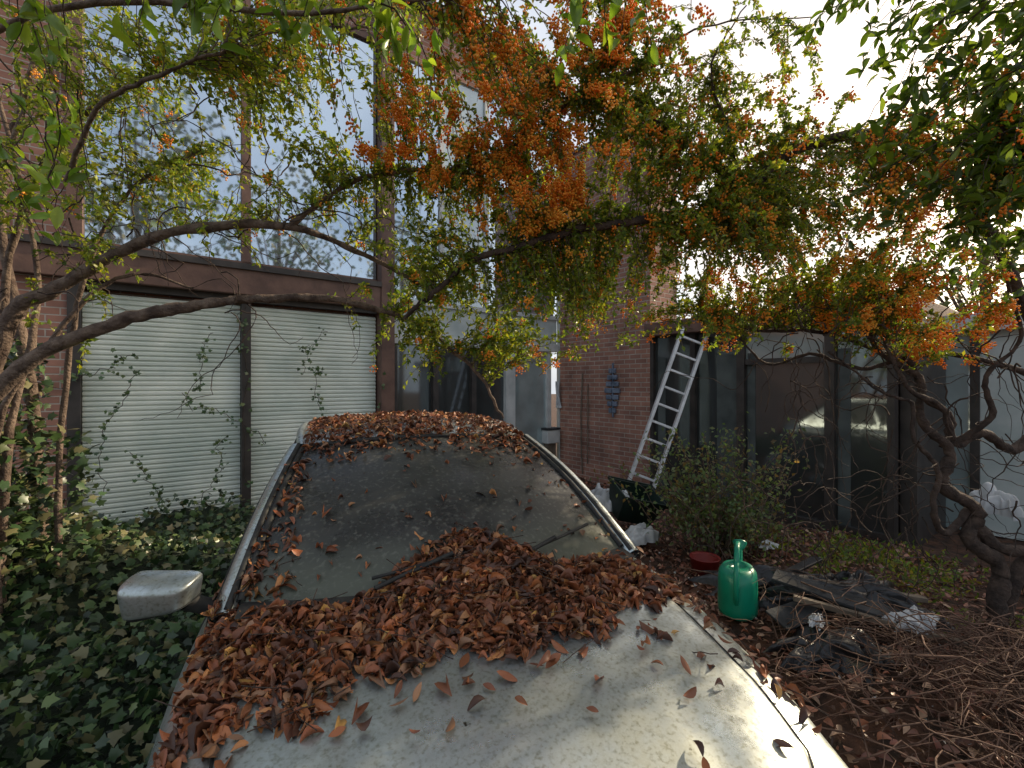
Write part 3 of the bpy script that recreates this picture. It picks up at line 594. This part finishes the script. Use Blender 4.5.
# ------------------------------------------------------------------ woody plants
def wig(pts,n=8,a=.02):
    P=catmull(pts,n); P=P+np.cumsum(R.randn(*P.shape)*a*.3,axis=0)*.5+R.randn(*P.shape)*a*.14; return P
def taper(P,r0,r1): return np.linspace(r0,r1,len(P))*(1+.08*R.randn(len(P)))
pyr=empty('pyracantha_shrub')
mains=[([(-3.3,2.9,-.1),(-3.2,2.75,1.0),(-2.83,2.6,2.0),(-2.56,2.6,2.23),(-1.92,2.6,2.53),(-1.28,2.7,2.59),(-.88,2.9,2.46),(-.46,3.0,2.24)],.055,.009),
([(-3.1,2.6,-.1),(-3.0,2.45,1.1),(-2.61,2.4,1.75),(-2.19,2.5,2.02),(-1.84,2.6,2.13),(-1.5,2.7,2.2),(-1.08,2.8,2.22),(-.59,3,2.08),(-.21,3.1,1.77),(-.05,3.2,1.5)],.05,.007),
([(-1.28,2.7,2.59),(-.99,2.7,2.82),(-.70,2.7,2.91),(-.385,2.7,2.92)],.018,.009),
([(-.62,2.7,2.08),(-.43,2.6,2.2),(-.23,2.6,2.38),(.04,2.6,2.46),(.38,2.6,2.55),(.79,2.7,2.64),(1.21,2.8,2.72),(1.39,2.8,2.85),(1.78,2.9,3.15),(2.48,3,3.3),(3.1,3.2,3.0),(3.7,3.4,2.4),(3.9,3.3,1.5),(3.5,3.0,.9),(3.15,2.95,.4),(3.05,2.95,-.1)],.012,.05),
([(-3.35,3.1,-.1),(-3.3,3.0,1.5),(-3.1,2.9,2.6),(-2.7,2.8,3.2),(-2.0,2.7,3.5),(-1.2,2.6,3.6)],.03,.007),
([(-3.2,3.2,-.1),(-3.25,3.2,1.5),(-3.35,3.1,2.8),(-3.0,3.0,3.8)],.045,.015),
([(-2.9,3.0,-.1),(-2.95,3.1,1.4),(-2.7,3.0,2.4),(-2.3,2.9,2.9),(-1.8,2.8,3.1)],.022,.005),
([(-3.0,2.8,-.1),(-3.1,2.75,1.4),(-3.05,2.7,2.4),(-2.8,2.7,3.3)],.03,.01),([(-3.15,2.9,-.1),(-3.0,2.8,1.3),(-2.9,2.9,2.3),(-3.05,2.8,3.4)],.028,.01),([(-2.95,2.7,.2),(-2.85,2.6,1.4),(-2.5,2.6,2.0),(-2.2,2.7,2.35),(-1.9,2.8,2.3)],.022,.006),
([(-2.18,2.3,2.7),(-1.84,2.1,2.93),(-1.48,2,3.0),(-1.15,2,3.12)],.012,.005),
([(-2.6,1.9,2.9),(-1.7,1.8,3.15),(-.85,1.8,3.12),(-.47,1.8,3.16),(-.1,1.9,3.3)],.014,.005),
([(-.385,2.7,2.92),(0,2.7,3.05),(.4,2.6,3.3),(.7,2.6,3.6)],.012,.006),
([(1.39,2.8,2.85),(1.1,2.8,3.1),(.7,2.7,3.25),(.2,2.6,3.3)],.014,.006),
([(1.39,2.8,2.85),(1.3,2.8,3.2),(1.2,2.8,3.6),(1.4,2.8,3.95)],.012,.004),([(.4,2.6,3.3),(.7,2.7,3.5),(1.1,2.7,3.75),(1.7,2.7,3.8)],.01,.003),
([(1.28,3.2,2.14),(1.69,3.2,2.09),(2.17,3.2,2.07),(2.72,3.3,1.93),(3.15,3.3,1.95),(3.7,3.3,1.8)],.007,.022),
([(1.5,3.1,2.0),(1.75,3.2,1.83),(2.05,3.2,1.9),(2.3,3.15,1.78),(2.55,3.1,1.85),(2.62,3.05,1.6),(2.74,3,1.45),(2.70,3,1.25)],.006,.024),
([(3.9,3.2,1.3),(3.5,3.1,1.42),(3.25,3.05,1.28),(3.02,3,1.42),(2.86,3,1.36),(2.74,2.95,1.6),(2.5,2.9,1.72),(2.35,2.9,2.0)],.04,.010),
([(2.3,3.1,2.15),(2.45,3.1,1.9),(2.66,3.05,1.75),(2.62,3.0,1.5),(2.78,3,1.3),(2.70,3,1.08),(2.92,3,.92),(2.86,3,.72),(3.04,3,.55),(2.96,2.95,.25),(3.0,2.95,-.1)],.012,.055),
([(2.9,3,.85),(3.1,2.95,.66),(3.3,2.9,.72),(3.42,2.85,.95),(3.7,2.8,1.15)],.038,.02),
([(2.92,3,.9),(2.74,2.95,.78),(2.60,2.9,.92),(2.64,2.9,1.15),(2.5,2.9,1.35),(2.52,2.9,1.55),(2.3,2.9,1.62),(2.0,2.9,1.85)],.022,.006),
([(2.78,3,1.3),(2.95,2.9,1.5),(2.9,2.9,1.75),(3.1,2.9,2.0),(3.0,2.9,2.4)],.02,.008)]
TLl=[];TLr=[];BP=[]
for pts,r0,r1 in mains:
    P=wig(pts); (TLl if pts[0][0]<1.0 and pts[-1][0]<2 else TLr).append((P,taper(P,r0,r1))); BP.append(P)
V,F=tubes(TLl,9); tri_mesh('limbs',V,F,M_bark,parent=pyr,smooth=True)
V,F=tubes(TLr,9); tri_mesh('limbs_right',V,F,M_barkd,parent=pyr,smooth=True)
TL=[]
for i in range(170):
    if i<120: q=np.array([R.uniform(1.7,3.4),R.uniform(2.7,3.4),R.uniform(.6,2.2)])
    else: q=np.array([R.uniform(-3.2,-1.2),R.uniform(2.4,2.9),R.uniform(2.0,3.6)])
    v=randdir(1)[0]*.05; P=[q.copy()]
    for j in range(R.randint(10,28)):
        v=unit((v+R.randn(3)*.015+np.array([0,0,-.003]))[None])[0]*.045; v[1]*=.6; q=q+v; P.append(q.copy())
    P=np.array(P); TL.append((P,np.linspace(R.uniform(.003,.006),.0012,len(P))))
V,F=tubes(TL,5); tri_mesh('bare_twigs',V,F,M_barkd,parent=pyr)
BPa=np.vstack(BP); BPa=BPa[BPa[:,2]>1.4]
def grow(clusters,reach=.55):
    tw=[];lp=[];la=[];lc=[];bpz=[];bc=[]
    for (c_,rad,nt_,dens,bprob,pl) in clusters:
        c_=np.array(c_,float);rad=np.array(rad,float)
        lob=c_+ (R.rand(max(6,nt_//12),3)*2-1)*rad*.9
        fr_=R.rand(len(lob))**1.5*2.5
        for i in range(nt_):
            li=R.randint(len(lob)); tgt=lob[li]+R.randn(3)*rad*.24
            dd=np.linalg.norm(BPa-tgt,axis=1); j=np.argsort(dd)[R.randint(0,6)]; b=BPa[j]; dist=dd[j]
            f=min(1.0,R.uniform(.3,reach)/max(dist,.01)); st=tgt+(b-tgt)*f
            n_=9; t=np.linspace(0,1,n_)[:,None]; mid=(st+tgt)/2+np.array([0,0,.08])+R.randn(3)*.05
            end=tgt+np.array([0,0,-R.uniform(0,.12)])
            P=(1-t)**2*st+2*t*(1-t)*mid+t*t*end+R.randn(n_,3)*.006
            tw.append((P,np.linspace(.0032,.0011,n_)))
            Tn=unit(np.gradient(P,axis=0))
            nl=int(R.poisson(dens)); ti=R.rand(nl)**.7*(n_-1); k0=np.minimum(ti.astype(int),n_-2); fr=(ti-k0)[:,None]
            q=P[k0]*(1-fr)+P[k0+1]*fr; a_=unit(Tn[k0]*.6+randdir(nl)*1.0); lp.append(q+randdir(nl)*.008); la.append(a_)
            cc=np.array(pl)[R.randint(0,len(pl),nl)]*(R.uniform(.7,1.35)); lc.append(cc*(1+.3*(R.rand(nl,1)*2-1)))
            nb=R.poisson(bprob*fr_[li])
            for _ in range(nb):
                q=P[R.randint(3,n_)]; m_=R.randint(9,24); bpz.append(q+np.array([0,-.03,-.028])+R.randn(m_,3)*np.array([.015,.015,.019]))
                base=np.array([(1,.38,.03),(1,.50,.06),(.98,.30,.02),(1,.43,.04)][R.randint(4)]); bc.append(base*(1+.15*(R.rand(m_,1)*2-1)))
    return tw,np.vstack(lp),np.vstack(la),np.clip(np.vstack(lc),0,1),(np.vstack(bpz) if bpz else None),(np.vstack(bc) if bc else None)
YG=[(.26,.31,.04),(.17,.25,.035),(.33,.34,.05),(.12,.20,.03)]
GR=[(.13,.21,.035),(.18,.26,.045),(.09,.15,.03),(.25,.30,.045),(.24,.21,.04)]
RD=[(.11,.18,.035),(.18,.24,.04),(.09,.14,.03),(.22,.20,.035)]
CL=[((-.06,2.5,3.3),(.75,.45,.55),230,42,3.0,GR),((.22,2.45,2.98),(.3,.3,.3),60,24,5.5,GR),((-.2,2.5,2.9),(.3,.3,.3),40,28,3.5,YG),
((.05,2.85,2.38),(.75,.45,.38),230,48,.3,YG),((.5,2.7,2.85),(.6,.45,.4),180,50,.8,YG),((.4,3.0,2.15),(.5,.3,.25),110,42,.2,YG),
((1.3,2.9,2.65),(.75,.5,.42),270,54,.7,YG),((2.0,3.0,2.95),(.85,.5,.5),280,52,1.1,RD),((1.0,2.9,3.15),(.6,.45,.3),170,52,.4,GR),
((1.9,3.1,2.35),(.75,.45,.3),190,48,1.2,GR),((2.55,2.9,2.6),(.5,.4,.45),150,40,3.4,GR),((2.75,3.1,2.15),(.5,.3,.2),60,30,3,YG),
((.9,2.8,3.55),(.6,.4,.25),120,42,.3,GR),((-.2,2.6,3.85),(.9,.4,.25),120,40,.8,GR),((-1.7,2.5,3.6),(.8,.4,.25),100,34,.1,YG),
((-1.86,2.8,3.2),(.9,.4,.5),230,32,.08,YG),((-.93,2.4,3.25),(.6,.35,.4),150,34,.4,YG),((-1.0,2.8,2.65),(.7,.4,.35),130,30,.12,YG),((-2.6,2.7,2.9),(.6,.5,.8),140,30,.05,YG),((-.5,3.0,2.1),(.4,.3,.3),70,32,.1,YG)]
tw,lp,la,lc,bp_,bc=grow(CL)
V,F=tubes(tw,3); tri_mesh('twigs',V,F,M_bark,parent=pyr)
N=len(lp); nr=unit(randdir(N)+np.array([0,-.2,.8])); L=R.uniform(.022,.042,N)
leaves('foliage',lp,la,nr,L,L*R.uniform(.42,.58,N),TS,lc,M_leaf,pyr)
def berries(name,pos,cols,parent,rad=.0060):
    t=(1+5**.5)/2
    iv=np.array([(-1,t,0),(1,t,0),(-1,-t,0),(1,-t,0),(0,-1,t),(0,1,t),(0,-1,-t),(0,1,-t),(t,0,-1),(t,0,1),(-t,0,-1),(-t,0,1)])/math.sqrt(1+t*t)
    fi=np.array([(0,11,5),(0,5,1),(0,1,7),(0,7,10),(0,10,11),(1,5,9),(5,11,4),(11,10,2),(10,7,6),(7,1,8),(3,9,4),(3,4,2),(3,2,6),(3,6,8),(3,8,9),(4,9,5),(2,4,11),(6,2,10),(8,6,7),(9,8,1)])
    N=len(pos); r=R.uniform(.8,1.2,N)*rad
    V=pos[:,None,:]+iv[None]*r[:,None,None]; F=(fi[None]+(np.arange(N)*12)[:,None,None]).reshape(-1,3)
    return tri_mesh(name,V.reshape(-1,3),F,M_berry,cols=np.repeat(np.clip(cols,0,1),12,axis=0),parent=parent,smooth=True)
berries('berries',bp_,bc,pyr)
print('pyr leaves',N,'berries',len(bp_))
lau=empty('laurel_tree')
LB=[([(3.6,2.0,-.1),(3.5,2.1,1.5),(3.1,2.2,2.8),(2.5,2.2,3.5),(1.8,2.1,3.9)],.08,.02),([(3.5,2.1,1.5),(3.1,2.4,2.6),(2.6,2.5,3.1)],.04,.01),([(3.1,2.2,2.8),(2.3,1.8,3.3),(1.5,1.6,3.5),(.6,1.5,3.35),(.2,1.4,3.1)],.03,.006),
([(-3.6,1.6,-.1),(-3.4,1.7,2.2),(-2.6,1.6,3.2),(-1.6,1.5,3.3),(-.8,1.45,3.1),(-.4,1.4,3.0)],.04,.005)]
TL=[];LBP=[]
for pts,r0,r1 in LB: P=wig(pts); TL.append((P,taper(P,r0,r1))); LBP.append(P)
save=BPa; BPa=np.vstack(LBP); BPa=BPa[BPa[:,2]>2.3]
LG=[(.08,.14,.025),(.12,.19,.03),(.06,.10,.02),(.18,.24,.04)]
LY=[(.20,.30,.04),(.15,.25,.04),(.26,.33,.05)]
tw,lp,la,lc,bq,bqc=grow([((2.35,2.2,3.2),(.68,.4,.65),270,13,.9,LG),((2.7,2.5,2.65),(.42,.3,.4),80,13,1.0,LG),((1.6,1.9,3.4),(.5,.3,.2),36,10,0,LG),((.12,1.4,2.84),(.35,.2,.1),26,10,0,LY),((-.55,1.45,2.88),(.3,.2,.15),14,8,0,LY),
((-1.4,1.5,2.95),(.6,.25,.2),38,8,0,LY),((-1.9,1.9,2.5),(.3,.2,.25),14,8,0,LY),((-.25,1.5,2.7),(.15,.1,.1),4,8,0,LY)],.45)
BPa=save
V,F=tubes(TL+tw,5); tri_mesh('branches',V,F,M_barkd,parent=lau,smooth=True)
N=len(lp); nr=unit(randdir(N)*.8+np.array([0,-.1,.8])); L=R.uniform(.045,.09,N)
leaves('foliage',lp,la,nr,L,L*R.uniform(.36,.46,N),TB,lc,M_leafdark,lau,R.uniform(.3,1,N))
berries('fruit',bq,bqc,lau)
ros=empty('rose_bush'); TL=[];lp=[];la=[]
for i in range(110):
    a=R.rand()*6.28; b=np.array([2.0+.15*R.randn(),4.5+.12*R.randn(),0]); e=b+np.array([math.cos(a)*R.uniform(.1,.85),math.sin(a)*R.uniform(.1,.5),R.uniform(.3,1.3)])
    m_=(b+e)/2+np.array([0,0,.2]); t=np.linspace(0,1,12)[:,None]; P=(1-t)**2*b+2*t*(1-t)*m_+t*t*e+R.randn(12,3)*.012; TL.append((P,np.linspace(.006,.002,12)))
    nl=R.randint(20,50); k=R.randint(3,12,nl); lp.append(P[k]+R.randn(nl,3)*.05); la.append(randdir(nl))
V,F=tubes(TL,4); tri_mesh('canes',V,F,M_bark,parent=ros)
lp=np.vstack(lp);la=np.vstack(la);N=len(lp); L=R.uniform(.035,.06,N)
leaves('foliage',lp,la,unit(randdir(N)+np.array([0,-.2,.9])),L,L*.55,TS,pick([(.10,.16,.07),(.13,.20,.08),(.20,.24,.12),(.17,.12,.06)],N,.3),M_leaf,ros)
lp=[]
for i in range(60):
    c_=np.array([R.uniform(2.3,4.2),R.uniform(2.9,4.6)]); m_=R.randint(15,40); q=c_+R.randn(m_,2)*.09; lp.append(np.c_[q,gh(q[:,0],q[:,1])+R.rand(m_)*.16])
lp=np.vstack(lp);N=len(lp);L=R.uniform(.03,.07,N)
leaves('weeds',lp,unit(randdir(N)+np.array([0,0,.6])),randdir(N),L,L*.4,TS,pick(GR,N,.3),M_leaf)
def brush(name,n,mx_,my_,sx_,sy_,hh_,lo_,hi_,mat):
    TL=[]
    for i in range(n):
        cx_,cy_=R.normal(mx_,sx_),R.normal(my_,sy_); 
        uc,vc=w2car(cx_,cy_)
        if abs(uc)<1.0 and vc>-1.3: continue
        z=float(gh(cx_,cy_))+R.uniform(0,hh_); a=R.rand()*6.28; l=R.uniform(lo_,hi_); d_=np.array([math.cos(a),math.sin(a),R.normal(0,.35)])
        t=np.linspace(-1,1,8)[:,None]; P=np.array([cx_,cy_,z])+d_*l*t+np.array([R.randn()*.12,R.randn()*.12,-.15*R.rand()])*t*t+R.randn(8,3)*.012; TL.append((P,np.linspace(R.uniform(.0015,.005),.001,8)))
    V,F=tubes(TL,4); tri_mesh(name,V,F,mat)
M_tw=noise_mat('dry_twig',(.05,.026,.017),(.22,.13,.09),7,.9)
brush('brush_pile',1000,2.35,2.0,.5,.5,.25,.06,.3,M_tw)
brush('brush_pile',90,2.3,3.1,.5,.5,.2,.15,.5,M_tw)
# ------------------------------------------------------------------ ivy
ivy=empty('ivy')
def ivh(x,y):
    h=.17+.06*fnoise(x,y,1.6,2)+.55*np.exp(-(((x+3.4)/.8)**2+((y-3.2)/.9)**2))+.1*np.exp(-(((x+2.2)/.5)**2+((y-1.6)/.6)**2))
    u,v=w2car(x,y); h=h*np.clip((-u-.9)/.3,0,1)
    dw=((x+4.5)*.6-(y-4.84)*.8); h=h+.10*np.exp(-(dw/.35)**2)*(1+.9*np.sin(x*3))
    return h
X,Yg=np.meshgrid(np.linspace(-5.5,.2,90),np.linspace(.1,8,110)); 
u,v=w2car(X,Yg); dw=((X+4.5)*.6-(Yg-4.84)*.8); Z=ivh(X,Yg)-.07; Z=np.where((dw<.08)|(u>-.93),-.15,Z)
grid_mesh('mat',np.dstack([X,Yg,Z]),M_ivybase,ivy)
N=34000; x=R.uniform(-5.2,.2,N); y=R.uniform(.3,8,N); u,v=w2car(x,y); dw=((x+4.5)*.6-(y-4.84)*.8)
k=(u<-.93)&(dw>.05)&(R.rand(N)<np.clip(3.2/np.hypot(x,y),.25,1)); x=x[k];y=y[k];N=len(x)
lp=np.c_[x,y,ivh(x,y)-.05+.14*R.rand(N)]
ex=[]
for (tx,ty,h_,n_) in [(-3.15,2.75,1.9,1300),(-3.3,3.1,2.0,900),(-2.95,3.05,1.4,600)]:
    zz=R.rand(n_)*h_; a=R.rand(n_)*6.28; rr=.08+.22*R.rand(n_)*(1-zz/h_*.6); ex.append(np.c_[tx+rr*np.cos(a),ty+rr*np.sin(a),zz])
lp=np.vstack([lp]+ex); N=len(lp)
nr=unit(randdir(N)*.65+np.array([.1,-.35,.8])); ax=randdir(N); ax[:,2]-=.3; L=R.uniform(.03,.078,N)
leaves('leaves',lp,ax,nr,L,L*R.uniform(.85,1.1,N),TI,pick([(.03,.065,.02),(.04,.08,.025),(.06,.105,.032),(.02,.042,.015),(.10,.14,.04),(.15,.14,.06)],N,.35),M_ivy,ivy)
TL=[];lp=[]
for (s,z0,ln,dr) in [(.5,2.0,1.0,-1),(.9,1.6,.7,1),(1.55,.5,2.3,0),(1.2,2.3,.7,-.6),(2.3,1.9,.8,.3),(2.5,2.4,.6,-.5),(.2,.5,1.4,.2),(3.3,.3,1.6,0),(1.1,.3,.8,.3),(.8,.2,.8,-.3)]:
    P=[];q=np.array([s,-.05,z0]); 
    for i in range(26):
        P.append(q.copy()); q=q+np.array([dr*.03+R.randn()*.025,R.randn()*.006,(ln/26 if z0<.6 else -.02+R.randn()*.03)]); q[1]=min(q[1],-.04)
    P=np.array(P); W_=np.c_[-4.5+.8*P[:,0]-.6*P[:,1],4.84+.6*P[:,0]+.8*P[:,1],P[:,2]]; TL.append((W_,.0035)); kk=R.randint(0,26,40); lp.append(W_[kk]+R.randn(40,3)*.03+np.array([.03,-.04,0]))
V,F=tubes(TL,4); tri_mesh('tendrils',V,F,M_barkd,parent=ivy)
lp=np.vstack(lp);N=len(lp);L=R.uniform(.03,.055,N); leaves('climbing_leaves',lp,randdir(N),unit(randdir(N)*.5+np.array([.6,-.8,.3])),L,L,TI,pick([(.05,.10,.03),(.08,.12,.04)],N,.3),M_ivy,ivy)
# ------------------------------------------------------------------ background trees
bt=[];TL=[];Lb=[]
for (cx_,cy_,h_,r_) in [(13,13,6.5,2.6),(9,15,6,2.4),(17,7,6,3),(5,-8,12,3.5),(-3,-9,11,3.5),(11,-7,13,4),(16,-3,11,3.5),(20,14,7,3.5)]:
    TL.append((np.array([(cx_,cy_,-.1),(cx_+.2,cy_,h_*.5),(cx_,cy_+.1,h_*.95)]),[.2,.13,.03]))
    lob=np.array([cx_,cy_,h_*.68])+R.randn(26,3)*np.array([r_*.45,r_*.45,h_*.17])
    for l_ in lob: TL.append((np.array([(cx_,cy_,h_*.4),(l_+np.array([cx_,cy_,h_*.5]))/2,l_]),[.06,.03,.01]))
    q=lob[R.randint(0,26,1300)]+R.randn(1300,3)*.05*h_; bt.append(q); Lb.append(R.uniform(.12,.25,1300)*(1 if h_<9 else 1.7))
bt=np.vstack(bt);N=len(bt);L=np.concatenate(Lb)
tb=empty('background_trees'); V,F=tubes(TL,6); tri_mesh('trunks',V,F,M_bark,parent=tb)
leaves('crowns',bt,randdir(N),randdir(N),L,L*.6,TS,pick([(.10,.15,.04),(.16,.19,.05),(.22,.18,.05)],N,.3),M_crown,tb)
# ------------------------------------------------------------------ camera, light
cam=bpy.data.cameras.new('camera'); co=link(bpy.data.objects.new('camera',cam)); co.location=(0,0,1.7); co.rotation_euler=(math.pi/2,0,0)
cam.lens=36*470/1024; cam.clip_start=.05; cam.clip_end=500; sc.camera=co
az=math.radians(60); el=math.radians(26)
sd=Vector((math.sin(az)*math.cos(el),math.cos(az)*math.cos(el),math.sin(el)))
sl=bpy.data.lights.new('sun','SUN'); sl.energy=5.0; sl.angle=math.radians(.5); sl.color=(1,.82,.58); so=link(bpy.data.objects.new('sun',sl)); so.rotation_euler=sd.to_track_quat('Z','Y').to_euler(); so.location=(5,5,10)
w=bpy.data.worlds.new('World'); sc.world=w; w.use_nodes=True; nt=w.node_tree; N_=nt.nodes; sky=N_.new('ShaderNodeTexSky'); sky.sky_type='NISHITA'; sky.sun_disc=False; sky.sun_elevation=el; sky.sun_rotation=az; sky.dust_density=2; sky.air_density=1.0
tc=N_.new('ShaderNodeTexCoord'); nz=N_.new('ShaderNodeTexNoise'); nz.inputs['Scale'].default_value=2.6; nz.inputs['Detail'].default_value=8; nt.links.new(tc.outputs['Generated'],nz.inputs['Vector'])
mr=N_.new('ShaderNodeMapRange'); mr.inputs[1].default_value=.40; mr.inputs[2].default_value=.6; mr.inputs[3].default_value=.3; mr.inputs[4].default_value=.85; nt.links.new(nz.outputs['Fac'],mr.inputs[0])
dt=N_.new('ShaderNodeVectorMath'); dt.operation='DOT_PRODUCT'; dt.inputs[1].default_value=tuple(sd); nt.links.new(tc.outputs['Generated'],dt.inputs[0])
mxx=N_.new('ShaderNodeMath'); mxx.operation='MAXIMUM'; mxx.inputs[1].default_value=0; nt.links.new(dt.outputs['Value'],mxx.inputs[0])
pw=N_.new('ShaderNodeMath'); pw.operation='POWER'; pw.inputs[1].default_value=8; nt.links.new(mxx.outputs[0],pw.inputs[0])
hz=N_.new('ShaderNodeMixRGB'); hz.inputs[1].default_value=(6.0,6.5,7.3,1); hz.inputs[2].default_value=(34,26,16,1); nt.links.new(pw.outputs[0],hz.inputs[0])
mx=N_.new('ShaderNodeMixRGB'); nt.links.new(mr.outputs[0],mx.inputs[0]); nt.links.new(sky.outputs[0],mx.inputs[1]); nt.links.new(hz.outputs[0],mx.inputs[2])
bg=N_['Background']; bg.inputs['Strength'].default_value=.15; nt.links.new(mx.outputs[0],bg.inputs['Color'])
sc.view_settings.view_transform='Standard'; sc.view_settings.look='None'; sc.view_settings.exposure=0
